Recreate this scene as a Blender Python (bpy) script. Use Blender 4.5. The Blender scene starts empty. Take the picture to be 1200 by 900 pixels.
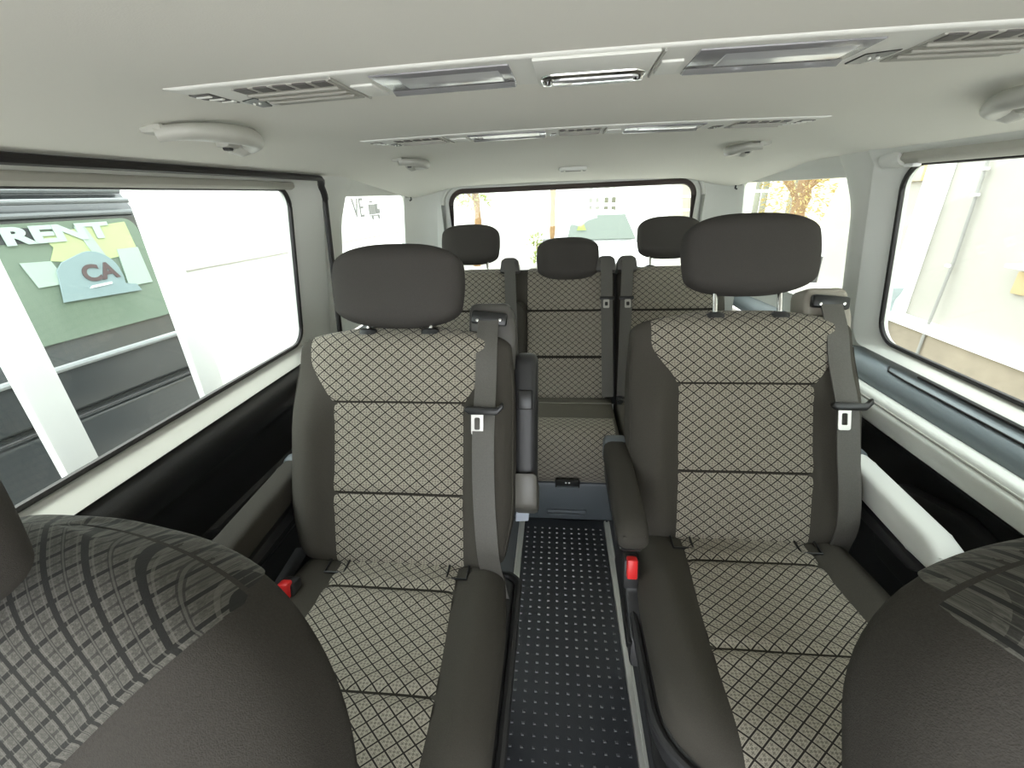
import bpy, bmesh, math, random
from mathutils import Vector, Matrix
random.seed(7)
S = bpy.context.scene
COL = S.collection
R = math.radians
PI = math.pi

# ------------------------------------------------------------------ materials
def mat(name, col, rough=.6, metal=0., spec=.5, bump=0., bscale=400., var=0., vscale=60., trans=False, alpha=1.):
    m = bpy.data.materials.new(name); m.use_nodes = True
    nt = m.node_tree; b = nt.nodes['Principled BSDF']
    b.inputs['Base Color'].default_value = (*col, 1)
    b.inputs['Roughness'].default_value = rough
    b.inputs['Metallic'].default_value = metal
    b.inputs['Specular IOR Level'].default_value = spec
    tc = nt.nodes.new('ShaderNodeTexCoord')
    if var:
        n = nt.nodes.new('ShaderNodeTexNoise'); n.inputs['Scale'].default_value = vscale; n.inputs['Detail'].default_value = 4
        nt.links.new(tc.outputs['Object'], n.inputs['Vector'])
        mx = nt.nodes.new('ShaderNodeMix'); mx.data_type = 'RGBA'
        mx.inputs['A'].default_value = (*[c*(1-var) for c in col], 1); mx.inputs['B'].default_value = (*[min(1, c*(1+var)) for c in col], 1)
        nt.links.new(n.outputs['Fac'], mx.inputs['Factor']); nt.links.new(mx.outputs['Result'], b.inputs['Base Color'])
    if bump:
        n = nt.nodes.new('ShaderNodeTexNoise'); n.inputs['Scale'].default_value = bscale; n.inputs['Detail'].default_value = 2
        nt.links.new(tc.outputs['Object'], n.inputs['Vector'])
        bp = nt.nodes.new('ShaderNodeBump'); bp.inputs['Strength'].default_value = bump; bp.inputs['Distance'].default_value = .002
        nt.links.new(n.outputs['Fac'], bp.inputs['Height']); nt.links.new(bp.outputs['Normal'], b.inputs['Normal'])
    return m

def glass_mat(name, tint, gloss=.06):
    m = bpy.data.materials.new(name); m.use_nodes = True
    nt = m.node_tree; nt.nodes.remove(nt.nodes['Principled BSDF']); out = nt.nodes['Material Output']
    t = nt.nodes.new('ShaderNodeBsdfTransparent'); t.inputs['Color'].default_value = (*tint, 1)
    g = nt.nodes.new('ShaderNodeBsdfGlossy'); g.inputs['Roughness'].default_value = .02
    mx = nt.nodes.new('ShaderNodeMixShader'); mx.inputs['Fac'].default_value = gloss
    nt.links.new(t.outputs[0], mx.inputs[1]); nt.links.new(g.outputs[0], mx.inputs[2]); nt.links.new(mx.outputs[0], out.inputs['Surface'])
    return m

def diamond_mat(name, a, b, light, dark, lw=.07, big=False):
    """woven cloth: dark diagonal lattice over a lighter ground with a small flower in every diamond (UV in metres)"""
    m = bpy.data.materials.new(name); m.use_nodes = True
    nt = m.node_tree; N = nt.nodes; L = nt.links; bs = N['Principled BSDF']
    bs.inputs['Roughness'].default_value = .95; bs.inputs['Specular IOR Level'].default_value = .15
    bs.inputs['Sheen Weight'].default_value = .12; bs.inputs['Sheen Roughness'].default_value = .5
    uv = N.new('ShaderNodeUVMap'); uv.uv_map = 'UVMap'
    sp = N.new('ShaderNodeSeparateXYZ'); L.new(uv.outputs['UV'], sp.inputs[0])
    def M(op, x, y=None):
        n = N.new('ShaderNodeMath'); n.operation = op
        for i, v in enumerate((x, y)):
            if v is None: continue
            if isinstance(v, (int, float)): n.inputs[i].default_value = v
            else: L.new(v, n.inputs[i])
        return n.outputs[0]
    u = M('DIVIDE', sp.outputs['X'], a); v = M('DIVIDE', sp.outputs['Y'], b)
    p = M('FRACT', M('ADD', M('ADD', u, v), 100.)); q = M('FRACT', M('ADD', M('SUBTRACT', u, v), 100.))
    fp = M('ABSOLUTE', M('SUBTRACT', p, .5)); fq = M('ABSOLUTE', M('SUBTRACT', q, .5))
    mx = M('MAXIMUM', fp, fq)
    line = M('GREATER_THAN', mx, .5-lw/2)
    # flower: dark heart, four dark petals, on lighter ground
    heart = M('LESS_THAN', mx, .10)
    pet = M('MULTIPLY', M('LESS_THAN', M('ABSOLUTE', M('SUBTRACT', fp, .2)), .045), M('LESS_THAN', M('ABSOLUTE', M('SUBTRACT', fq, .2)), .13))
    pet2 = M('MULTIPLY', M('LESS_THAN', M('ABSOLUTE', M('SUBTRACT', fq, .2)), .045), M('LESS_THAN', M('ABSOLUTE', M('SUBTRACT', fp, .2)), .13))
    halo = M('MULTIPLY', M('GREATER_THAN', mx, .33), M('LESS_THAN', mx, .37))
    soft = M('MAXIMUM', M('MAXIMUM', heart, M('MAXIMUM', pet, pet2)), M('MULTIPLY', halo, .5))
    no = N.new('ShaderNodeTexNoise'); no.inputs['Scale'].default_value = 900; L.new(uv.outputs['UV'], no.inputs['Vector'])
    c1 = N.new('ShaderNodeMix'); c1.data_type = 'RGBA'
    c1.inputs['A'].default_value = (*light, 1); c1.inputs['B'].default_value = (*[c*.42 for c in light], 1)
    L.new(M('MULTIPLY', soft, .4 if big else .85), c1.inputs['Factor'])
    c0 = N.new('ShaderNodeMix'); c0.data_type = 'RGBA'; c0.blend_type = 'MULTIPLY'; c0.inputs['Factor'].default_value = .6
    L.new(c1.outputs['Result'], c0.inputs['A'])
    rr = N.new('ShaderNodeMapRange'); L.new(no.outputs['Fac'], rr.inputs['Value']); rr.inputs['From Min'].default_value = .35; rr.inputs['From Max'].default_value = .65
    rr.inputs['To Min'].default_value = .45; rr.inputs['To Max'].default_value = 1.0
    L.new(rr.outputs[0], c0.inputs['B'])
    c2 = N.new('ShaderNodeMix'); c2.data_type = 'RGBA'; c2.inputs['B'].default_value = (*dark, 1)
    L.new(c0.outputs['Result'], c2.inputs['A'])
    if big:   # paired pale hatch threads running across the weave
        h = M('FRACT', M('ADD', M('MULTIPLY', M('ADD', u, M('MULTIPLY', v, 1.0)), 3.0), 300.))
        mid = M('MAXIMUM', M('LESS_THAN', fp, .055), M('LESS_THAN', fq, .055))
        L.new(M('MAXIMUM', M('MULTIPLY', line, .92), M('MULTIPLY', mid, .62)), c2.inputs['Factor'])
        thr = M('MULTIPLY', M('LESS_THAN', M('ABSOLUTE', M('SUBTRACT', h, .5)), .07), .35)
        c3 = N.new('ShaderNodeMix'); c3.data_type = 'RGBA'; c3.inputs['B'].default_value = (*[c*1.5 for c in light], 1)
        L.new(thr, c3.inputs['Factor']); L.new(c2.outputs['Result'], c3.inputs['A']); L.new(c3.outputs['Result'], bs.inputs['Base Color'])
    else:
        L.new(line, c2.inputs['Factor']); L.new(c2.outputs['Result'], bs.inputs['Base Color'])
    bp = N.new('ShaderNodeBump'); bp.inputs['Strength'].default_value = .25; bp.inputs['Distance'].default_value = .001
    L.new(M('SUBTRACT', no.outputs['Fac'], line), bp.inputs['Height']); L.new(bp.outputs['Normal'], bs.inputs['Normal'])
    return m

def rubber_mat():
    m = mat('mat_rubber', (.034, .037, .043), .5, bump=.3, bscale=900)
    return m

HEAD = mat('headliner', (.77, .765, .71), .95, spec=.1, bump=.1, bscale=700)
TRIM = mat('trim_grey', (.70, .71, .67), .55, spec=.4, bump=.08, bscale=900)
TRIMD = mat('trim_mid_grey', (.36, .355, .32), .6)  # darker grey for slats, gaps and small fittings
DARK = mat('dark_plastic', (.026, .026, .027), .45, bump=.1, bscale=900)
PANELBLK = mat('door_panel_black', (.022, .022, .023), .36, bump=.15, bscale=700)
SLATE = mat('slate_plastic', (.10, .115, .125), .42, bump=.1, bscale=900)
SEALB = mat('rubber_seal', (.014, .012, .012), .55)
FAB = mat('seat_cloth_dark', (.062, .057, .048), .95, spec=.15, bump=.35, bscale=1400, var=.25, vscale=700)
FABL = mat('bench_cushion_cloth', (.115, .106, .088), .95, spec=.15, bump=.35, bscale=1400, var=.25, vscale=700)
ARMF = mat('armrest_cloth', (.052, .048, .041), .95, spec=.15, bump=.35, bscale=1400, var=.25, vscale=700)
HFAB = mat('headrest_cloth', (.066, .061, .056), .95, spec=.15, bump=.35, bscale=1400, var=.2, vscale=700)
SEAMD = mat('seam_dark', (.03, .027, .022), .95, spec=.1)
DIA = diamond_mat('seat_cloth_diamond', .029, .0235, (.40, .365, .30), (.022, .019, .016), .135)
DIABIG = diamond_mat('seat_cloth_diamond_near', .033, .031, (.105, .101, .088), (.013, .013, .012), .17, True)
WEB = mat('belt_webbing', (.095, .09, .08), .5, spec=.5, bump=.3, bscale=600, var=.2, vscale=300)
WEBD = mat('belt_slot_black', (.012, .012, .012), .35)
CHROME = mat('chrome', (.8, .8, .8), .12, metal=1.)
STEEL = mat('satin_steel', (.52, .51, .48), .35, metal=.9)
REDB = mat('buckle_red', (.75, .03, .03), .35)
ALU = mat('rail_aluminium', (.66, .66, .62), .38, metal=.35)
RUBBER = rubber_mat()
STUD = mat('mat_stud', (.06, .063, .068), .32, spec=.7)  # lighter and glossier than the sheet, glints put into the colour
CARPET = mat('floor_vinyl', (.10, .105, .11), .7, bump=.2, bscale=300)
LENS = mat('lamp_lens', (.62, .63, .66), .12, metal=.55, spec=.8)
LENSD = mat('lamp_lens_dark', (.22, .22, .235), .2, spec=.8)
VENTD = mat('vent_dark', (.10, .095, .09), .6)
GLASS = glass_mat('window_glass', (.86, .89, .865), .04)
WHITEW = mat('white_render', (.86, .86, .84), .8)
WHITEP = mat('white_paint', (.85, .86, .86), .3)
CREAM = mat('cream_render', (.37, .352, .315), .9, var=.05, vscale=3)
PLINTH = mat('stone_plinth', (.25, .21, .16), .95, var=.25, vscale=6)
ASPH = mat('paving', (.42, .40, .37), .95, var=.1, vscale=8)
CARBLK = mat('dark_car_paint', (.045, .05, .053), .25, spec=.6)
GREENGL = mat('tinted_car_glass', (.16, .21, .16), .12, spec=.6)
BARK = mat('bark', (.28, .17, .08), .9, var=.35, vscale=14)
LEAF = mat('leaf_green', (.32, .38, .12), .8, var=.3, vscale=9)
LEAFY = mat('leaf_autumn', (.52, .42, .16), .8, var=.3, vscale=9)
TEXTGREY = mat('lettering_grey', (.13, .13, .13), .6)
TEXTWHITE = mat('lettering_pale', (.40, .48, .44), .6)
TEXTRED = mat('lettering_maroon', (.10, .07, .07), .6)
SIGNBLUE = mat('sign_blue', (.23, .31, .32), .6)
YELG = mat('yellow_green_reflection', (.40, .47, .24), .6)
PALEG = mat('pale_green_reflection', (.36, .45, .39), .6)
HANDLE = mat('handle_grey', (.46, .46, .42), .4, spec=.5)

# ------------------------------------------------------------------ mesh helpers
def link(name, me, m, parent=None, smooth=True):
    ob = bpy.data.objects.new(name, me); COL.objects.link(ob)
    if m is not None and not me.materials: me.materials.append(m)
    if smooth:
        for p in me.polygons: p.use_smooth = True
    if parent is not None: ob.parent = parent
    return ob
def mesh(name, V, F, m, parent=None, smooth=True, uv=None, auto=None):
    me = bpy.data.meshes.new(name); me.from_pydata([tuple(v) for v in V], [], F); me.update()
    if uv is not None:
        l = me.uv_layers.new(name='UVMap')
        for lp in me.loops: l.data[lp.index].uv = uv[lp.vertex_index]
    bm = bmesh.new(); bm.from_mesh(me); bmesh.ops.recalc_face_normals(bm, faces=bm.faces); bm.to_mesh(me); bm.free()
    if auto: me.set_sharp_from_angle(angle=R(auto))
    return link(name, me, m, parent, smooth)
class B:
    """collects several shapes into ONE mesh"""
    def __init__(s): s.V = []; s.F = []; s.M = []
    def add(s, V, F, mi=0):
        o = len(s.V); s.V += [Vector(v) for v in V]; s.F += [tuple(i+o for i in f) for f in F]; s.M += [mi]*len(F); return s
    def bm(s, bm, mi=0, M=None):
        bm.verts.ensure_lookup_table(); bm.verts.index_update()
        V = [(M @ v.co if M else v.co.copy()) for v in bm.verts]; F = [tuple(v.index for v in f.verts) for f in bm.faces]
        bm.free(); return s.add(V, F, mi)
    def box(s, c, d, bev=0., seg=2, M=None, mi=0, rot=None):
        bm = bmesh.new(); bmesh.ops.create_cube(bm, size=1.)
        for v in bm.verts: v.co = Vector((v.co.x*d[0], v.co.y*d[1], v.co.z*d[2]))
        if bev: bmesh.ops.bevel(bm, geom=list(bm.edges), offset=min(bev, min(d)*.49), segments=seg, affect='EDGES', profile=.5)
        T = Matrix.Translation(Vector(c))
        if rot: T = T @ rot
        return s.bm(bm, mi, (M @ T) if M else T)
    def prism(s, poly, axis, lo, hi, bev=0., seg=2, M=None, mi=0):
        """poly: 2-D outline, extruded along axis ('x' -> (y,z) outline, 'y' -> (x,z), 'z' -> (x,y))"""
        def P(a, b, t): return {'x': (t, a, b), 'y': (a, t, b), 'z': (a, b, t)}[axis]
        bm = bmesh.new(); n = len(poly)
        v0 = [bm.verts.new(P(a, b, lo)) for a, b in poly]; v1 = [bm.verts.new(P(a, b, hi)) for a, b in poly]
        bm.faces.new(v0); bm.faces.new(v1[::-1])
        for i in range(n): bm.faces.new((v0[i], v1[i], v1[(i+1) % n], v0[(i+1) % n]))
        bmesh.ops.recalc_face_normals(bm, faces=bm.faces)
        if bev: bmesh.ops.bevel(bm, geom=list(bm.edges), offset=bev, segments=seg, affect='EDGES', profile=.5)
        return s.bm(bm, mi, M)
    def sweep(s, path, prof, closed=False, up=(0, 0, 1), scale=None, cap=True, mi=0):
        """prof: (a, b) offsets; a along side, b along up-ish"""
        P = [Vector(p) for p in path]; n = len(P); k = len(prof); V = []
        for i in range(n):
            if closed: t = P[(i+1) % n]-P[i-1]
            else: t = P[min(i+1, n-1)]-P[max(i-1, 0)]
            t.normalize(); u = Vector(up[i] if isinstance(up, list) else up); sd = t.cross(u)
            if sd.length < 1e-4: sd = t.cross(Vector((1, 0, 0)))
            sd.normalize(); u2 = sd.cross(t)
            sc = scale[i] if scale else (1, 1)
            for a, b in prof: V.append(P[i]+sd*(a*sc[0])+u2*(b*sc[1]))
        F = []
        for i in range(n if closed else n-1):
            for j in range(k):
                F.append((i*k+j, i*k+(j+1) % k, ((i+1) % n)*k+(j+1) % k, ((i+1) % n)*k+j))
        if cap and not closed: F += [tuple(range(k))[::-1], tuple(range((n-1)*k, n*k))]
        return s.add(V, F, mi)
    def tube(s, path, r, k=10, **kw):
        rr = r if isinstance(r, tuple) else (r, r)
        return s.sweep(path, [(rr[0]*math.cos(2*PI*j/k), rr[1]*math.sin(2*PI*j/k)) for j in range(k)], **kw)
    def lathe(s, prof, c, axis='z', n=24, M=None, mi=0):
        V = []; F = []; k = len(prof)
        for i in range(n):
            a = 2*PI*i/n
            for r, h in prof:
                x, y = r*math.cos(a), r*math.sin(a)
                v = {'z': (x, y, h), 'y': (x, h, y), 'x': (h, x, y)}[axis]
                V.append(Vector(v)+Vector(c))
        for i in range(n):
            for j in range(k-1): F.append((i*k+j, i*k+j+1, ((i+1) % n)*k+j+1, ((i+1) % n)*k+j))
        if M: V = [M @ v for v in V]
        return s.add(V, F, mi)
    def make(s, name, m, parent=None, smooth=True, auto=35, T=None):
        ms = m if isinstance(m, (list, tuple)) else [m]
        V = [T @ v for v in s.V] if T else s.V
        me = bpy.data.meshes.new(name); me.from_pydata([tuple(v) for v in V], [], s.F); me.update()
        for x in ms: me.materials.append(x)
        for i, p in enumerate(me.polygons): p.material_index = s.M[i]
        bm = bmesh.new(); bm.from_mesh(me); bmesh.ops.recalc_face_normals(bm, faces=bm.faces); bm.to_mesh(me); bm.free()
        ob = link(name, me, None, parent, smooth)
        if auto and smooth: me.set_sharp_from_angle(angle=R(auto))
        return ob
def sstep(x): x = max(0., min(1., x)); return x*x*(3-2*x)
def gauss(x, s): return math.exp(-(x/s)**2)
def rrect(x0, x1, y0, y1, r, n=8):
    out = []
    for cx, cy, a0 in ((x1-r, y1-r, 0), (x0+r, y1-r, 90), (x0+r, y0+r, 180), (x1-r, y0+r, 270)):
        for i in range(n+1):
            a = R(a0+90*i/n); out.append((cx+r*math.cos(a), cy+r*math.sin(a)))
    return out
def thing(name, label, cat, loc=(0, 0, 0), rz=0., group=None):
    o = bpy.data.objects.new(name, None); COL.objects.link(o); o.location = loc; o.rotation_euler = (0, 0, rz); o.empty_display_size = .05
    return tag(o, label, cat, group)
def tag(o, label=None, cat=None, group=None, kind=None):
    if label: o['label'] = label
    if cat: o['category'] = cat
    if group: o['group'] = group
    if kind: o['kind'] = kind
    return o
def struct(o, label=None, cat=None):
    return tag(o, label, cat, None, 'structure')
def text_mesh(body, size, m, M, name, parent, depth=.003, bold=0., sx=1.):
    cu = bpy.data.curves.new('t', 'FONT'); cu.body = body; cu.size = size; cu.extrude = depth; cu.align_x = 'LEFT'; cu.offset = bold
    t = bpy.data.objects.new('t', cu); COL.objects.link(t)
    dg = bpy.context.evaluated_depsgraph_get(); me = bpy.data.meshes.new_from_object(t.evaluated_get(dg))
    bpy.data.objects.remove(t); bpy.data.curves.remove(cu)
    me.transform(M @ Matrix.Diagonal((sx, 1, 1, 1))); me.name = name; me.materials.clear()
    return link(name, me, m, parent, False)

# ------------------------------------------------------------------ upholstery
class Pad:
    """a stuffed upholstery block. x across, z along its length (0..L), -y is the face people touch"""
    def __init__(s, W, T, L, n=3.2, rct=.07, rcb=.04, rtt=.045, rtb=.04, pt=2.4, wf=None, disp=None, tb=None):
        s.W, s.T, s.L, s.n = W, T, L, n; s.rct, s.rcb, s.rtt, s.rtb, s.pt = rct, rcb, rtt, rtb, pt
        s.wf = wf or (lambda z: 1.); s.disp = disp or (lambda x, z: 0.); s.tb = tb or (lambda z: 0.)
    def cap(s, z, r0, r1, p):
        f = 1.
        if z < r0: f = max(0., 1-((r0-z)/r0)**p)**(1/p)
        if z > s.L-r1: f = min(f, max(0., 1-((z-s.L+r1)/r1)**p)**(1/p))
        return f
    def w(s, z): return max(1e-4, s.W*s.wf(z)*s.cap(z, s.rcb, s.rct, s.pt))
    def t(s, z): return max(1e-4, s.T*s.cap(z, s.rtb, s.rtt, 2.))
    def yf(s, x, z):
        w = s.w(z); a = min(1., abs(x)/w); k = max(0., 1-a**s.n)**(1/s.n)
        return -(s.t(z)+s.disp(x, z)*s.cap(z, s.rtb, s.rtt, 2.))*k
    def zs(s, nz):
        out = []
        for i in range(nz+1): out.append(s.L*(.5-.5*math.cos(PI*i/nz)))
        return out
    def shell(s, name, m, parent, T, nz=64, nt=120):
        V = []; F = []
        for z in s.zs(nz):
            w, t = s.w(z), s.t(z)
            for j in range(nt):
                a = 2*PI*j/nt; c, sn = math.cos(a), math.sin(a)
                x = w*math.copysign(abs(c)**(2/s.n), c)
                if sn <= 0: y = s.yf(x, z)
                else: y = (t+s.tb(z)*s.cap(z, s.rtb, s.rtt, 2.))*abs(sn)**(2/s.n)
                V.append(T @ Vector((x, y, z)))
        for i in range(nz):
            for j in range(nt):
                F.append((i*nt+j, i*nt+(j+1) % nt, (i+1)*nt+(j+1) % nt, (i+1)*nt+j))
        F += [tuple(range(nt))[::-1], tuple(range(nz*nt, (nz+1)*nt))]
        return mesh(name, V, F, m, parent, True, auto=60)
    def panel(s, name, m, parent, T, xl, xr, z0, z1, seams=(), nx=48, nz=110, off=.0035, ct=None, over=.0, edge=.93):
        """sewn-in facing cloth between outlines xl(z)..xr(z), with cross seams; over: how far it runs on over the top roll"""
        V = []; uv = []; F = []; arc = 0; prev = None; rows = []
        for i in range(nz+1):
            f = i/nz; rows.append((z0+(z1-z0)*(1-(1-f)**1.6 if ct else f), -1))
        if over:
            for i in range(1, 9): rows.append((z1+(s.L-.0006-z1)*math.sin(i/8*PI/2), -1))
            for i in range(1, 14): rows.append((s.L-.0006-over*(i/13)**2, 1))
        for z, sg in rows:
            lim = edge*s.w(z); a, b = max(xl(min(z, z1)), -lim), min(xr(min(z, z1)), lim)
            yc = s.yf((a+b)/2, z) if sg < 0 else s.t(z)
            if prev: arc += math.hypot(z-prev[0], yc-prev[1])
            prev = (z, yc)
            for j in range(nx+1):
                g = j/nx if edge < .95 else .5-.5*math.cos(PI*j/nx); x = a+(b-a)*g
                e = min(g, 1-g)*(b-a); ez = min(z-z0, z1-z)
                o = off*sstep(e/.012)*(1 if ct else sstep(ez/.008)) + .0009
                for zz in seams: o -= .0042*gauss(z-zz, .005)+.004*-gauss(abs(z-zz)-.022, .014)
                if sg < 0: y = s.yf(x, z)-o
                else:
                    k = max(0., 1-(abs(x)/s.w(z))**s.n)**(1/s.n); y = s.t(z)*k+o
                zo = o*sstep((z-s.L+.012)/.012) if over else 0.
                V.append(T @ Vector((x, y, z+zo))); uv.append((x, arc))
        k = nx+1
        for i in range(len(rows)-1):
            for j in range(nx): F.append((i*k+j, i*k+j+1, (i+1)*k+j+1, (i+1)*k+j))
        ob = mesh(name, V, F, m, parent, True, uv)
        if seams:                     # the stitched cross seam shows as a thin dark row
            ob.data.materials.append(SEAMD)
            cs = [min(range(len(rows)), key=lambda i: abs(rows[i][0]-zz)) for zz in seams]
            rz = {tuple(sorted(F[i*nx+j])): 1 for i in cs for j in range(nx)}
            for p in ob.data.polygons:
                if tuple(sorted(p.vertices)) in rz: p.material_index = 1
        return ob

def frame(y, z, tilt, x=0.):
    return Matrix.Translation((x, y, z)) @ Matrix.Rotation(-tilt, 4, 'X')
LAY = Matrix(((1, 0, 0, 0), (0, 0, -1, 0), (0, -1, 0, 0), (0, 0, 0, 1)))     # pad length -> towards the camera (-y), its face -> up
def lay(y, z, tilt=0., x=0.):
    return Matrix.Translation((x, y, z)) @ Matrix.Rotation(tilt, 4, 'X') @ LAY

def headrest(parent, T, W=.154, H=.190, D=.058, posts=.073, plen=.06, top=0.):
    pad = Pad(W, D, H, n=3.2, rct=.27*H, rcb=.24*H, rtt=.25*H, rtb=.22*H, pt=2.2, wf=lambda z: .86+.10*gauss(z-H*.50, H*.45)+.04*min(1., max(0., z/H)))
    h = pad.shell('headrest', HFAB, parent, T, 40, 80)
    for sx in (-1, 1):
        b = B(); b.tube([T @ Vector((sx*posts, 0, z)) for z in (-plen, 0, .03)], .0055, 12, up=(0, 1, 0)); b.make('headrest_post', CHROME, h)
        b = B(); b.lathe([(0, .008), (.012, .008), (.017, .004), (.019, -.006), (0, -.006)], (0, 0, 0), 'z', 20, M=T @ Matrix.Translation((sx*posts, 0, -plen+.004)) @ Matrix.Diagonal((1.25, .9, 1, 1)))
        b.make('post_sleeve', DARK if sx < 0 else DARK, h)
    return h

def webbing(name, pts, normals, width, th, m, parent):
    """flat belt: pts centre line, normals the face direction"""
    b = B(); P = [Vector(p) for p in pts]
    b.sweep(P, [(-width/2, -th/2), (width/2, -th/2), (width/2, th/2), (-width/2, th/2)], up=[Vector(n) for n in normals])
    return b.make(name, m, parent, auto=30)

TILT = R(21.7)
def swivel_seat(name, label, loc, raise_head, arms, tower_mat, hx, bk_at):
    t = thing(name, label, 'seat', loc, 0, 'second row captain seats')
    n = Vector((0, math.cos(TILT), -math.sin(TILT)))
    # --- backrest
    bol = lambda x, z: .052*sstep((abs(x)-.135)/.075)*sstep(z/.08)*(1-sstep((z-.33)/.16)) + .006*gauss(z-.17, .1) - .004*gauss(x, .1)
    pad = Pad(.262, .058, .575, n=3.6, rct=.05, rcb=.05, rtt=.055, rtb=.05, pt=2.4,
              wf=lambda z: .90+.10*sstep(z/.18)-.045*sstep((z-.38)/.2), disp=bol)
    T = frame(n.y*.058, .44+n.z*.058, TILT) @ Matrix.Translation((0, 0, -.025))
    back = pad.shell('backrest', FAB, t, T)
    pw = lambda z: .145+.012*(1-sstep(z/.3))*0+.062*sstep((z-.385)/.12)
    pad.panel('center_panel', DIA, back, T, lambda z: -pw(z)-.004, lambda z: pw(z)+.004, .012, .570, (.195, .40), ct=True, over=.02)
    # edge piping down each bolster
    for sx in (-1, 1):
        b = B(); b.tube([T @ Vector((sx*pad.w(z)*.985, pad.yf(sx*pad.w(z)*.985, z)-.001, z)) for z in [.06+.43*i/20 for i in range(21)]], .0022, 6, up=(0, 1, 0)); b.make('piping', FAB, back)
    # hard back shell behind the foam
    b = B(); b.prism(rrect(-.235, .235, .0, .54, .07), 'y', .052, .078, .01, 2, M=T); b.make('back_shell', DARK, back)
    # --- headrest
    hr = headrest(t, T @ Matrix.Translation((hx, -.032, .575-.003+raise_head)), plen=.008+raise_head+.004)
    # --- cushion
    cb = lambda x, z: .03*sstep((abs(x)-.14)/.07)*sstep((z+.02)/.1)*(1-.5*sstep((z-.36)/.14)) - .006*gauss(z-.25, .12)*gauss(x, .12)
    cu = Pad(.255, .06, .54, n=3.2, rct=.15, rcb=.05, rtt=.10, rtb=.04, pt=2.2, wf=lambda z: .94+.06*sstep(z/.2), disp=cb)
    Tc = lay(.06, .385, R(-1.5))
    cush = cu.shell('seat_cushion', FAB, t, Tc)
    cw = lambda z: .138+.02*sstep((z-.05)/.35)
    cu.panel('center_panel', DIA, cush, Tc, lambda z: -cw(z), lambda z: cw(z), .03, .535, (.125, .335), ct=True)
    # --- moulded pan round the cushion, pedestal and slide
    pan = Pad(.268, .05, .575, n=3.6, rct=.15, rcb=.06, rtt=.05, rtb=.05, pt=2.3)
    Tp = lay(.09, .335, R(-1.5)); p = pan.shell('seat_pan', DARK, t, Tp, 30, 64)
    ring = []
    for i in range(60):
        a = 2*PI*i/60; z = .2875*(1-math.cos(a)); sx = 1 if a < PI else -1
        zz = .03+(.569-.03)*(.5-.5*math.cos(a)); ring.append(Tp @ Vector((sx*pan.w(zz)*1.0, -.032, zz)))
    b = B(); b.tube(ring, (.009, .007), 8, closed=True); b.make('pan_rim', DARK, p)
    b = B(); b.prism([(.03, .03), (-.40, .03), (-.34, .30), (.06, .30)], 'x', -.19, .19, .02, 2)
    b.box((0, -.17, .025), (.42, .5, .03), .008); b.make('pedestal', DARK, t)
    # --- aisle-side module: buckle and lever slot
    b = B(); b.prism([(.05, .32), (-.22, .30), (-.20, .36), (-.11, .395), (-.10, .415), (-.045, .43), (.05, .44)], 'x', -.280, -.24, .007, 2)
    sm = b.make('side_module', DARK, t)
    b = B(); b.box((-.281, -.155, .352), (.012, .10, .022), .004, rot=Matrix.Rotation(R(8), 4, 'X')); b.make('recline_lever', WEBD, sm)
    b = B(); b.box((bk_at[0], bk_at[1]+.012, bk_at[2]-.022), (.034, .034, .07), .006, rot=Matrix.Rotation(R(-14), 4, 'X')); bk = b.make('buckle', DARK, t)
    b = B(); b.box(bk_at, (.023, .022, .046), .004, rot=Matrix.Rotation(R(-14), 4, 'X')); tag(b.make('release_button', REDB, bk), 'red release button')
    # --- child-seat wire loops at the crease
    for sx in (-1, 1):
        b = B(); b.tube([(sx*.14-.022, .015, .452), (sx*.14-.022, -.03, .449), (sx*.14+.022, -.03, .449), (sx*.14+.022, .015, .452)], .003, 8)
        b.make('anchor_loop', WEBD, t)
    # --- armrests
    for sx, up in arms:
        if up:
            Ta = T @ Matrix.Translation((sx*.283, .03, .045))
            b = B(); b.prism([(-.035, .12), (.045, .10), (.052, .35), (.04, .45), (.005, .478), (-.03, .46), (-.045, .38)], 'x', -.027, .027, .016, 3, M=Ta)
            a = b.make('armrest', DARK, t)
            b = B(); b.box((0, -.045, .365), (.034, .012, .045), .004, M=Ta); b.make('tilt_button', WEBD, a)
            b = B(); b.prism([(-.052, .20), (-.05, .115), (.03, .075), (.06, .10), (.055, .15), (.0, .16)], 'x', -.031, .031, .012, 2, M=Ta)
            b.make('armrest_cap', mat('armrest_cap_grey', (.12, .115, .10), .4), a)
        else:
            lightarm = (up is None); dz = -.022 if lightarm else 0.
            b = B(); b.prism([(p, q+dz) for p, q in [(.15, .572), (.16, .635), (.10, .635), (-.12, .622), (-.155, .612), (-.172, .588), (-.16, .560), (-.10, .558)]], 'x', sx*.284-.03, sx*.284+.03, .016, 3)
            a = b.make('armrest', TRIM if lightarm else ARMF, t)
            if lightarm: tag(a, 'pale grey armrest')
            b = B(); b.box((sx*.284, .145, .604+dz), (.062, .04, .070), .014, 3); b.make('armrest_hinge', SLATE, a)
            b = B(); b.prism([(p, q+dz) for p, q in [(.15, .562), (-.15, .55), (-.12, .525), (.14, .527)]], 'x', sx*.284-.025, sx*.284+.025, .008, 2); b.make('armrest_underside', DARK, a)
    # --- belt tower on the outer corner
    xt = .205
    b = B(); b.prism([(xt-.055, .50), (xt+.052, .47), (xt+.056, .56), (xt+.044, .622), (xt+.034, .632), (xt-.044, .632), (xt-.054, .62)], 'y', -.012, .06, .012, 3, M=T)
    tw = b.make('belt_tower', tower_mat, t)
    b = B(); b.box((xt-.004, -.022, .595), (.082, .02, .03), .006, 2, M=T, rot=Matrix.Rotation(R(6), 4, 'Y')); sl = b.make('belt_slot', WEBD, tw)
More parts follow.
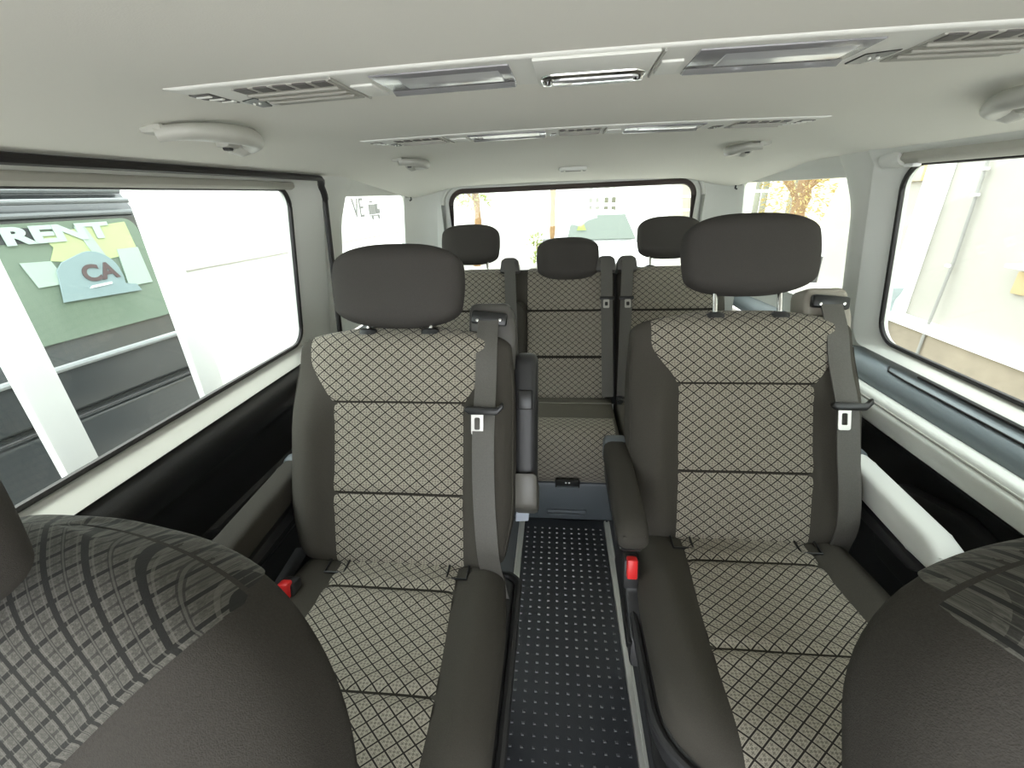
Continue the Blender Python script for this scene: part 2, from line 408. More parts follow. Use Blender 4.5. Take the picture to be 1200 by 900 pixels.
    for sx in (-1, 1):
        b = B(); b.lathe([(0, .002), (.0035, .0015), (.004, -.001)], (0, 0, 0), 'z', 10, M=T @ Matrix.Translation((xt-.004+sx*.026, -.032, .59)) @ Matrix.Rotation(R(90), 4, 'X')); b.make('rivet', CHROME, sl)
    # --- webbing
    bx = lambda z: .200+.012*sstep((.3-z)/.3)
    pts = []; nr = []
    fn = T.to_3x3() @ Vector((0, -1, 0))
    for i in range(31):
        z = .59-.57*i/30; x = bx(z)
        xx = min(x, pad.w(z)*.9)
        y = min(pad.yf(xx-.02, z), pad.yf(xx, z), pad.yf(min(xx+.02, pad.w(z)*.93), z))-.006
        if z > .56: y = -.03
        pts.append(T @ Vector((x, y, z))); nr.append(fn)
    for i in range(1, 12):      # on over the cushion's outer edge down to the anchor
        f = i/11; p0 = pts[30]
        pts.append(Vector((p0.x+.045*f, p0.y-.02*f-.02*math.sin(f*PI), p0.z-.17*f))); nr.append((fn*(1-f)+Vector((.8, -.5, .2))*f).normalized())
    sm_p = list(pts)
    for _ in range(4):
        for i in range(1, len(pts)-1): sm_p[i] = (pts[i-1]+pts[i]*2+pts[i+1])/4
        pts = list(sm_p)
    webbing('belt_webbing', pts, nr, .047, .003, WEB, t)
    e = pts[-1]; b = B(); b.box((e.x+.004, e.y, e.z-.005), (.014, .05, .05), .005); b.make('belt_anchor', DARK, t)
    # tongue
    zt = .395-raise_head*.9; yt = min(pad.yf(.2, zt), pad.yf(.18, zt), pad.yf(.22, zt), pad.yf(.17,zt-.05))-.018; x0 = bx(zt)
    b = B(); b.prism([(x0-.042, zt-.004), (x0-.038, zt+.006), (x0+.03, zt+.004), (x0+.042, zt+.016), (x0+.044, zt+.003), (x0+.03, zt-.012), (x0-.03, zt-.012)], 'y', yt-.007, yt+.007, .004, 2, M=T)
    tg = b.make('latch_tongue', WEBD, t)
    o = B(); xa = x0-.012
    outer = rrect(xa-.014, xa+.012, zt-.055, zt-.008, .005, 4); inner = rrect(xa-.007, xa+.005, zt-.044, zt-.018, .003, 4)
    k = len(outer); V = []; F = []
    for yy in (yt-.0015, yt+.0015):
        V += [T @ Vector((x, yy, z)) for x, z in outer]+[T @ Vector((x, yy, z)) for x, z in inner]
    for i in range(k):
        j = (i+1) % k
        F += [(i, j, k+j, k+i), (2*k+i, 3*k+i, 3*k+j, 2*k+j), (i, 2*k+i, 2*k+j, j), (k+i, k+j, 3*k+j, 3*k+i)]
    o.add(V, F); tag(o.make('tongue_plate', STEEL, tg), 'pale metal tongue plate')
    return t

TOWERLIT = mat('tower_lit', (.30, .275, .23), .5)  # belt tower of the right seat, light falling on it put into the colour
seatL = swivel_seat('captain_seat', 'patterned cloth captain seat by the dark sliding door, aisle armrest folded up', (-.40, .70, 0), 0., ((-1, False), (1, True)), mat('tower_dark', (.085, .08, .072), .4), -.006, (-.205, -.105, .470))
seatR = swivel_seat('captain_seat', 'patterned cloth captain seat with both armrests lowered, by the fixed side wall shelf', (.39, .82, 0), .038, ((-1, False), (1, None)), TOWERLIT, .012, (-.268, -.098, .452))

# ------------------------------------------------------------------ rear bench
def rear_bench():
    t = thing('rear_bench', 'three place patterned cloth rear bench with three headrests under the tailgate window', 'bench', (0, 1.63, 0))
    tl = R(22.5); n = Vector((0, math.cos(tl), -math.sin(tl)))
    T0 = frame(n.y*.055, .42+n.z*.055, tl) @ Matrix.Translation((0, 0, -.02))
    for nm, xc, W, seats in (('double_backrest', -.225, .42, (-.2, .225)), ('single_backrest', .42, .215, (0.,))):
        T = T0 @ Matrix.Translation((xc, 0, 0))
        bol = lambda x, z, W=W: .02*sstep((abs(x)-W+.09)/.06)*sstep(z/.1)*(1-sstep((z-.38)/.12))
        pad = Pad(W, .055, .575, n=5 if W < .3 else 8, rct=.035, rcb=.04, rtt=.05, rtb=.05, pt=2.5, disp=bol)
        bk = pad.shell(nm, FAB, t, T, 36, 96)
        for sx in seats:
            hw = .165
            xl = max(sx-hw, -W+.03); xr = min(sx+hw, W-.03)
            pad.panel('center_panel', DIA, bk, T, lambda z, a=xl: a, lambda z, a=xr: a, .015, .570, (.19, .385), nx=24, nz=70, ct=True, over=.02)
    for k, (x, up) in enumerate(((-.418, -.002), (0., -.05), (.418, .008))):
        h = headrest(t, T0 @ Matrix.Translation((x, .0, .575+.03+up)) if k != 1 else T0 @ Matrix.Translation((x, -.04, .575-.06)), W=.130 if k != 1 else .132, H=.172 if k != 1 else .182, D=.05, plen=.04)
    b = B(); b.box((.2, .02, .28), (.06, .05, .56), .01, M=T0); b.make('backrest_divider', DARK, t)
    # cushions
    for nm, x0, x1 in (('seat_cushion', -.63, -.222), ('seat_cushion', -.218, .19), ('seat_cushion', .205, .63)):
        xc = (x0+x1)/2; W = (x1-x0)/2
        cu = Pad(W, .122, .40, n=9, rct=.03, rcb=.03, rtt=.09, rtb=.04, pt=2.5)
        Tc = lay(.10, .308, R(2.), xc)
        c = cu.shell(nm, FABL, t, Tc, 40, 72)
        # facing cloth over the front roll and down the front
        V = []; uv = []; F = []; prof = []; arc = 0
        for i in range(15): prof.append((.275+.11*i/14 if 0 else .27+.115*(1-(1-i/14)**2), None))
        path = []
        for i in range(40):
            a = i/39*PI*.78
            z = .31+.0925*math.sin(min(a, PI/2)) if a <= PI/2 else .4025
            z = .31+.0905*math.sin(a); y = -.1255*math.cos(a)
            path.append((z, y))
        path = [(.265+.045*i/5, -.1255) for i in range(5)]+path
        nx = 16
        for i, (z, y) in enumerate(path):
            if i: arc += math.hypot(z-path[i-1][0], y-path[i-1][1])
            for j in range(nx+1):
                x = -W*.9+1.8*W*j/nx; V.append(Tc @ Vector((x, y, z))); uv.append((x, arc))
        for i in range(len(path)-1):
            for j in range(nx): F.append((i*(nx+1)+j, i*(nx+1)+j+1, (i+1)*(nx+1)+j+1, (i+1)*(nx+1)+j))
        mesh('front_panel', V, F, DIA, c, True, uv)
        b = B()
        for zz in (.262, .14):
            b.tube([Tc @ Vector((-W*.93+1.86*W*j/10, -.1232, zz)) for j in range(11)], .0022, 6)
        b.make('seam', mat('seam_thread', (.2, .19, .16), .9), c)
    # box under the seats
    b = B(); b.box((0, -.015, .095), (1.24, .48, .18), .012); bx = b.make('base_box', SLATE, t)
    b = B(); b.box((.0, -.258, .045), (.155, .012, .03), .004); b.box((0, -.266, .046), (.15, .012, .006), .002); b.make('vent_lip', SLATE, bx)
    b = B(); b.prism([(-.045, .205), (.045, .205), (.045, .24), (-.045, .24)], 'y', -.345+.03, -.30, .004, 1); pk = b.make('pull_handle', WEBD, t)
    b = B(); b.box((0, -.318, .213), (.08, .012, .009), .003); b.make('handle_bar', SLATE, pk)
    for k, x in enumerate((-.006, .006)):
        b = B(); b.lathe([(0, .001), (.0032, .001), (.0036, 0)], (0, 0, 0), 'z', 12, M=Matrix.Translation((x, -.3155, .232)) @ Matrix.Rotation(R(90), 4, 'X')); b.make('seat_symbol', WHITEP, pk)
    # folded centre armrest
    b = B(); b.prism(rrect(-.238, -.172, .03, .43, .032), 'y', -.085, -.04, .014, 3, M=T0); b.make('armrest', FAB, t)
    # belts: guide, webbing, tongue each
    for k, (xa, xb, hgt) in enumerate(((-.24, -.215, .56), (.155, .165, .56), (.24, .225, .56))):
        b = B(); b.prism([(xa-.042, .55), (xa+.042, .55), (xa+.036, .60), (xa+.02, .612), (xa-.02, .612), (xa-.036, .60)], 'y', -.075, .02, .008, 2, M=T0)
        g = b.make('belt_guide', mat('guide_grey', (.09, .085, .078), .5), t)
        b = B(); b.box((xa, -.077, .585), (.05, .006, .01), .002, M=T0); b.make('belt_slot', WEBD, g)
        pts = []; nr = []; fn = T0.to_3x3() @ Vector((0, -1, 0))
        for i in range(16):
            f = i/15; pts.append(T0 @ Vector((xa+(xb-xa)*f, -.083 if k else -.09, .595-.56*f))); nr.append(fn)
        webbing('belt_webbing', pts, nr, .046, .003, WEB, t)
        if k:
            zt = .435
            b = B(); b.box((xa+(xb-xa)*.3, -.09, zt), (.058, .012, .014), .004, M=T0); tg = b.make('latch_tongue', WEBD, t)
            b = B(); b.prism(rrect(xa-.012, xa+.012, zt-.04, zt-.006, .004, 4), 'y', -.096, -.092, M=T0); pl = b.make('tongue_plate', STEEL, tg)
            b = B(); b.prism(rrect(xa-.006, xa+.006, zt-.031, zt-.016, .003, 4), 'y', -.0968, -.0955, M=T0); b.make('tongue_hole', WEBD, pl)
        else:
            pass
    # buckle stalks lying in the crease
    for x in (.215,):
        b = B(); b.box((x, -.02, .435), (.024, .05, .03), .006); b.make('buckle', DARK, t)
        b = B(); b.tube([(x-.012, -.05, .44), (x+.0, -.06, .452), (x+.014, -.055, .442)], .003, 8); b.make('buckle_ring', CHROME, t)
    return t
rear_bench()

# ------------------------------------------------------------------ front seats (only their shoulders show)
def front_seat(label, x, y, hdx, up, W=.305, pt_=.175, rct=.16):
    t = thing('front_seat', label, 'seat', (x, y, 0), 0, 'front seats')
    tl = R(25); bol = lambda u, z: .05*sstep((abs(u)-.10)/.12)*(1-sstep((z-.42)/.24))
    pad = Pad(W, .07, .66, n=3.0, rct=rct, rcb=.06, rtt=.075, rtb=.05, pt=2.3, disp=bol)
    top = Vector((0, .06, .995+up))
    T = Matrix.Translation(top) @ Matrix.Rotation(-tl, 4, 'X') @ Matrix.Translation((0, 0, -.66))
    bk = pad.shell('backrest', mat('front_cloth', (.046, .042, .037), .95, spec=.15, bump=.4, bscale=900, var=.3, vscale=500), t, T, 60, 96)
    pw = lambda z: .075+pt_*max(0., min(1.2, (z-.48)/.17))
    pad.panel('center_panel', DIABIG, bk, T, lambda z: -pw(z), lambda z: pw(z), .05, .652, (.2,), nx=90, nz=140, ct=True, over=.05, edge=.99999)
    headrest(t, Matrix.Translation((hdx, -.045, .985+up+.008)) @ Matrix.Rotation(R(-2), 4, 'X'), W=.122, H=.19, D=.052, plen=.012, posts=.036)
    cu = Pad(.27, .07, .50, n=3.2, rct=.12, rcb=.05, rtt=.09, rtb=.04, pt=2.3)
    cu.shell('seat_cushion', FAB, t, lay(-.18, .40, R(-4)), 24, 48)
    b = B(); b.prism([(-.62, .005), (-.18, .005), (-.2, .33), (-.6, .33)], 'x', -.22, .22, .02, 2); b.make('pedestal', DARK, t)
    return t
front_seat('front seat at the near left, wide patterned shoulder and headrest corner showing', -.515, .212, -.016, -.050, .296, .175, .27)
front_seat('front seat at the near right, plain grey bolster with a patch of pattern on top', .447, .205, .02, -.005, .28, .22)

# ------------------------------------------------------------------ cabin shell
def taper(y): return .055*sstep((y-1.45)/.75)
def xw(z):
    if z > 1.255: return .80-.03*min(1., (z-1.255)/.03)
    return .80+.068*(1.255-z)/.46 if z > .795 else .868+.012*(.795-z)
def side(s, y, z, inn=0.): return Vector((s*(xw(z)-taper(y)-inn), y, z))
def zc(x, y):
    z = 1.336-.006*(x/.5)**2-.040*sstep((abs(x)-.50)/.27)
    return z-.075*sstep((y-1.5)/.72)
# ceiling
nx, ny = 48, 48; V = []; F = []
for th in (0., .04):
    for i in range(ny+1):
        y = -.9+3.19*i/ny
        for j in range(nx+1):
            x = (-.775+1.55*j/nx)*(1-.07*sstep((y-1.45)/.75)); V.append((x, y, zc(x, y)+th))
k = nx+1; o = (ny+1)*k
for i in range(ny):
    for j in range(nx):
        a = i*k+j; F += [(a, a+1, a+k+1, a+k), (o+a, o+a+k, o+a+k+1, o+a+1)]
for i in range(ny):
    for j in (0, nx): a = i*k+j; F.append((a, a+k, o+a+k, o+a))
for j in range(nx):
    for i in (0, ny): a = i*k+j; F.append((a, a+1, o+a+1, o+a))
struct(mesh('ceiling', V, F, HEAD, auto=50), 'pale grey cloth headliner')
# floor
b = B(); b.box((0, .85, -.03), (1.78, 2.9, .058), 0); struct(b.make('floor', CARPET, smooth=False), 'dark grey cabin floor')
# ring helper: a moulded frame round a rounded opening on the side wall
def ring(name, inner, outer, mapf, depth, m, parent=None, slope=.0, steps=5, bulge=.0):
    k = len(inner); V = []; F = []
    def lerp(a, b, f): return (a[0]+(b[0]-a[0])*f, a[1]+(b[1]-a[1])*f)
    rows = []
    rows.append([mapf(*p, -.012) for p in inner]); rows.append([mapf(*p, depth-.004) for p in inner])
    for s_ in range(steps+1):
        f = s_/steps; e = .012+f*.988
        rows.append([mapf(*lerp(a, c, e if s_ else .02), depth+slope*f+bulge*math.sin(PI*f)) for a, c in zip(inner, outer)])
    rows.append([mapf(*p, -.03) for p in outer])
    for r in rows: V += r
    n = len(rows)
    for i in range(n):
        for j in range(k):
            i2 = (i+1) % n; F.append((i*k+j, i*k+(j+1) % k, i2*k+(j+1) % k, i2*k+j))
    return mesh(name, V, F, m, parent, True, auto=50)
def pane(name, loop, mapf, parent, m=None):
    V = [mapf(*p, .005) for p in loop]+[mapf(*p, .001) for p in loop]; k = len(loop)
    F = [tuple(range(k)), tuple(range(k, 2*k))[::-1]]+[(i, (i+1) % k, k+(i+1) % k, k+i) for i in range(k)]
    return mesh(name, V, F, m or GLASS, parent, False)
def loop_tube(name, loop, mapf, inn, r, m, parent, k=8):
    b = B(); b.tube([mapf(*p, inn) for p in loop], r, k, closed=True); return b.make(name, m, parent)
mL = lambda y, z, i: side(-1, y, z, i); mR = lambda y, z, i: side(1, y, z, i)

# left: sliding door window
win = bpy.data.objects.new('window_1', None); COL.objects.link(win); struct(win, 'wide window of the sliding door')
inn = rrect(-.25, 1.255, .795, 1.252, .05); out = rrect(-.42, 1.385, .755, 1.283, .05)
ring('window_frame', inn, out, mL, .008, TRIM, win, slope=.028)
pane('glass_pane', rrect(-.252, 1.257, .793, 1.254, .05), mL, win)
loop_tube('glass_seal', rrect(-.246, 1.251, .801, 1.248, .05), mL, .008, .0065, SEALB, win)
b = B(); b.tube([mL(y, z, .040) for y, z in rrect(-.43, 1.395, .40, 1.275, .07)], (.011, .008), 8, closed=True); b.make('door_seal', SEALB, win)
# roller blind rail above it
rb = thing('roller_blind', 'brownish roller blind rail above the sliding door window', 'blind', (-.782, .5, 1.256))
b = B(); b.prism([(.0, .010), (.016, .006), (.018, -.006), (.006, -.012), (-.012, -.010)], 'y', -.85, .74, .003, 2); b.make('rail', mat('blind_rail', (.42, .41, .36), .6), rb)
# left quarter window and pillars
def quarter(idx, s, mp, label):
    w = bpy.data.objects.new('window_%d' % idx, None); COL.objects.link(w); struct(w, label)
    q0 = 1.53 if s < 0 else 1.40; inn = rrect(q0, 2.13, .84, 1.225, .03); out = rrect(q0-.05, 2.24, .74, 1.305, .03)
    ring('window_frame', inn, out, mp, .01, TRIM, w); pane('glass_pane', rrect(q0-.002, 2.132, .838, 1.227, .03), mp, w)
    return w
quarter(2, -1, mL, 'small rear quarter window beyond the sliding door')
quarter(4, 1, mR, 'small rear quarter window on the fixed side')
def pillar(name, s, y0, y1, z0, z1, bulge, label, ft=.06):
    V = []; F = []; n = 20; mz = 16
    for i in range(mz+1):
        z = z0+(z1-z0)*i/mz
        for j in range(n+1):
            f = j/n; y = y0+(y1-y0)*f + (ft*sstep((z-1.12)/.16)*(f if s < 0 else f))
            V.append(side(s, y, z, .006+bulge*math.sin(PI*f)**.5))
        for j in (n, 0): V.append(side(s, V[i*(n+3)+j].y, z, -.03))
    k = n+3
    for i in range(mz):
        for j in range(k): F.append((i*k+j, i*k+(j+1) % k, (i+1)*k+(j+1) % k, (i+1)*k+j))
    F += [tuple(range(k))[::-1], tuple(range(mz*k, (mz+1)*k))]
    return struct(mesh(name, V, F, TRIM, None, True, auto=50), label)
pillar('trim_1', -1, 1.405, 1.545, .72, 1.305, .03, 'grey pillar trim behind the sliding door')
pillar('trim_2', 1, 1.285, 1.43, .74, 1.305, .03, 'grey pillar trim behind the fixed window')
# right: fixed window
win = bpy.data.objects.new('window_3', None); COL.objects.link(win); struct(win, 'wide fixed window opposite the sliding door')
inn = rrect(-.25, 1.255, .80, 1.252, .06); out = rrect(-.42, 1.32, .780, 1.300, .05)
ring('window_frame', inn, out, mR, .008, TRIM, win, slope=.03); pane('glass_pane', rrect(-.252, 1.257, .798, 1.254, .06), mR, win)
loop_tube('glass_seal', rrect(-.246, 1.251, .805, 1.248, .06), mR, .008, .0060, SEALB, win)
rb = thing('roller_blind', 'pale roller blind rail with round end cap above the fixed window', 'blind', (.785, .5, 1.268))
b = B(); b.prism([(.01, .014), (-.02, .010), (-.026, -.010), (-.008, -.022), (.01, -.02)], 'y', -.85, .73, .004, 2); b.make('rail', mat('blind_rail_pale', (.50, .49, .44), .6), rb)
b = B(); b.lathe([(0, .0), (.018, .0), (.023, .012), (.022, .06), (0, .06)], (-.008, .735, -.005), 'y', 20); b.make('end_cap', TRIM, rb)
b = B(); b.box((-.012, .70, -.024), (.02, .03, .008), .003); b.make('pull_tab', WHITEP, rb)

# rear: tailgate with window
dr = bpy.data.objects.new('door_2', None); COL.objects.link(dr); struct(dr, 'tailgate with heated rear window')
YB = 2.25
mB = lambda x, z, i: Vector((x+.008, YB-i+.0*z, z+.008*x))
inn = rrect(-.565, .572, .78, 1.238, .06); out = rrect(-.74, .74, .02, 1.30, .08)
ring('tailgate_panel', inn, out, mB, .02, TRIM, dr); pane('glass_pane', rrect(-.57, .577, .775, 1.243, .06), mB, dr)
b = B(); b.tube([mB(x, z, .022) for x, z in inn], (.010, .012), 8, closed=True); b.make('glass_rubber', mat('rubber_brown', (.045, .03, .027), .5), dr)
b = B(); b.tube([mB(x, z, .028) for x, z in rrect(-.605, .612, .72, 1.27, .09)], (.014, .010), 8, closed=True); b.make('frame_moulding', TRIM, dr)
b = B(); b.box((0, YB+.015, .4), (1.5, .02, .72), .004); b.make('lower_panel', DARK, dr)
# rear corner pillars
for nm, s in (('trim_3', -1), ('trim_4', 1)):
    pth = [(.80-.055, 2.10), (.728, 2.13), (.70, 2.18), (.655, 2.222), (.60, 2.235)]
    V = []; F = []
    for z in (.0, .4, .75, .9, 1.05, 1.15, 1.22, 1.27):
        dx = (xw(z)-.80)*.6
        for x, y in pth: V.append((s*(x+dx), y, z))
        V.append((s*.60, 2.262, z)); V.append((s*(.80+dx), 2.262, z))
    k = len(pth)+2
    for i in range(7):
        for j in range(k): F.append((i*k+j, i*k+(j+1) % k, (i+1)*k+(j+1) % k, (i+1)*k+j))
    F += [tuple(range(k))[::-1], tuple(range(7*k, 8*k))]
    struct(mesh(nm, V, F, TRIM, None, True, auto=40), 'rear corner pillar trim ' + ('near the lettered white van' if s < 0 else 'near the fixed side'))
# small hooks at the quarter windows' top corners
for s, lab in ((-1, 'small dark blind hook on the sliding door side quarter window'), (1, 'small dark blind hook on the fixed side quarter window')):
    p = side(s, 2.12, 1.222, .02); h = thing('blind_hook', lab, 'hook', p)
    b = B(); b.box((s*.006, 0, 0), (.02, .022, .014), .004); b.make('hook_plate', TRIMD, h)
    b = B(); b.tube([(-s*.002, 0, 0), (-s*.012, -.004, -.004), (-s*.014, -.006, -.016), (-s*.006, -.006, -.02)], .004, 8, up=(0, 1, 0)); b.make('hook_finger', DARK, h)

# left lower wall: black sliding-door panel
def extrude_profile(name, prof, y0, y1, m, parent=None, steps=1, thick=-.02, s=1, auto=28):
    b = B(); n = len(prof); b.add([(x, y, z) for y in (y0, y1) for x, z in prof], [(i, i+1, n+i+1, n+i) for i in range(n-1)])
    b.add([(x, y0, z) for x, z in prof]+[(s*.92, y0, prof[-1][1]), (s*.92, y0, prof[0][1])], [tuple(range(n+2))])
    b.add([(x, y1, z) for x, z in prof]+[(s*.92, y1, prof[-1][1]), (s*.92, y1, prof[0][1])], [tuple(range(n+2))])
    return b.make(name, m, parent, auto=auto)
def smooth_prof(pts, sub=5):
    out = []; P = [Vector(p) for p in pts]
    for i in range(len(P)-1):
        p0, p1, p2, p3 = P[max(i-1, 0)], P[i], P[i+1], P[min(i+2, len(P)-1)]
        for k in range(sub):
            t = k/sub; out.append(tuple(.5*((2*p1)+(-p0+p2)*t+(2*p0-5*p1+4*p2-p3)*t*t+(-p0+3*p1-3*p2+p3)*t**3)))
    out.append(tuple(P[-1])); return out
WL = extrude_profile('wall_left', smooth_prof([(-.845, .752), (-.835, .745), (-.822, .722), (-.822, .690), (-.836, .655)])+smooth_prof([(-.838, .654), (-.858, .62), (-.872, .56), (-.876, .50)])+
     [(-.866, .492), (-.862, .478), (-.872, .470), (-.872, .452), (-.862, .444), (-.860, .425), (-.874, .416), (-.874, .39), (-.850, .38), (-.85, .30), (-.862, .28), (-.862, -.005)], -.5, 1.40, PANELBLK, s=-1)
struct(WL, 'black moulded sliding door panel')
b = B()
b.tube([(-.838, -.45, .755), (-.838, 1.38, .755)], .004, 6); b.make('belt_line', SEALB, WL)
b = B(); b.prism([(.45, .40), (.70, .40), (.74, .45), (.74, .495), (.72, .50), (.45, .43)], 'x', -.875, -.845, .006, 2); b.make('door_pull', DARK, WL)
b = B(); b.tube([(-.845, -.4, .385), (-.845, 1.36, .385)], .006, 8); b.make('lower_rib', DARK, WL)
b = B(); b.box((-.80, 1.84, .37), (.09, .88, .74), .01); struct(b.make('trim_5', SLATE), 'dark side trim beside the rear bench, sliding door side')

# right lower wall: shelf, pale rail, black panel
WR = extrude_profile('wall_right', smooth_prof([(.862, .770), (.835, .765), (.808, .757), (.792, .742), (.786, .724), (.788, .708)])+[(.80, .700), (.80, .690)], -.5, 2.2, SLATE, s=1)
WR.data.materials[0] = mat('shelf_blue_grey', (.21, .245, .265), .42, bump=.1, bscale=900)
struct(WR, 'slate grey side wall shelf under the fixed window')
extrude_profile('pale_rail', smooth_prof([(.798, .712), (.779, .716), (.760, .713), (.752, .703)])+smooth_prof([(.749, .700), (.742, .690), (.740, .668), (.750, .650), (.785, .642)]), -.5, 1.35, TRIM, WR)
b = B(); b.tube([(.7515, -.48, .702), (.7515, 1.33, .702)], .0028, 6); b.make('rail_groove', TRIMD, WR)
extrude_profile('black_panel', [(.79, .645), (.795, .62)]+smooth_prof([(.80, .61), (.83, .58), (.84, .50), (.835, .40)])+[(.815, .39), (.81, .36), (.83, .34), (.835, .2), (.86, -.005)], -.5, 1.35, PANELBLK, WR)
b = B()
for pth in ([(.826, 1.14, .766), (.812, 1.12, .762), (.808, 1.06, .7615), (.808, -.4, .7615)], [(.838, 1.06, .770), (.838, -.4, .770)]):
    b.tube([(p[0], p[1], p[2]-.0016) for p in pth], .0022, 6)
b.make('shelf_groove', SEALB, WR)
b = B(); b.prism([(.35, .30), (.95, .30), (1.0, .38), (.97, .52), (.80, .56), (.45, .50)], 'x', .80, .84, .012, 2); b.make('pocket', DARK, WR)
b = B(); b.box((.80, 1.84, .33), (.09, .9, .66), .01); struct(b.make('trim_6', SLATE), 'dark side trim beside the rear bench, fixed side')

# ------------------------------------------------------------------ floor fittings
m_ = thing('floor_mat', 'black rubber floor mat along the aisle, its square studs tinted paler for glints', 'mat', (0, 0, 0))
b = B(); b.box((-.009, .70, .003), (.312, 1.35, .006), .002); b.make('mat_sheet', RUBBER, m_)
b = B()
for j in range(51):
    for i in range(11):
        x = -.150+.0282*i; y = .05+.0255*j
        s_ = .0038; h = .0024; z0 = .006
        b.add([(x-s_, y-s_*.8, z0), (x+s_, y-s_*.8, z0), (x+s_, y+s_*.8, z0), (x-s_, y+s_*.8, z0), (x-s_*.6, y-s_*.45, z0+h), (x+s_*.6, y-s_*.45, z0+h), (x+s_*.6, y+s_*.45, z0+h), (x-s_*.6, y+s_*.45, z0+h)],
              [(4, 5, 6, 7), (0, 1, 5, 4), (1, 2, 6, 5), (2, 3, 7, 6), (3, 0, 4, 7)])
tag(b.make('mat_studs', STUD, m_, smooth=False), None, None, None, 'stuff')
for x, lab in ((-.176, 'pale metal seat rail along the mat, sliding door side'), (.160, 'pale metal seat rail along the mat, beside the lowered armrests')):
    r_ = thing('seat_rail', lab, 'rail', (x, .68, 0))
    b = B(); b.prism([(-.012, 0), (-.010, .012), (-.004, .012), (-.004, .006), (.004, .006), (.004, .012), (.010, .012), (.012, 0)], 'y', -.72, .69); b.make('rail_channel', ALU, r_, smooth=False)
# folded paper tucked beside the armrest
tgp = B(); tgp.prism([(-.02, 0), (.016, .004), (.02, .04), (.004, .062), (-.016, .05)], 'y', -.004, .004, .002, 1)
o = tgp.make('paper_tag', mat('tag_paper', (.55, .6, .68), .6)); o.location = (-.135, .93, .385); tag(o, 'pale blue tag hanging below the folded armrest by the aisle', 'tag')

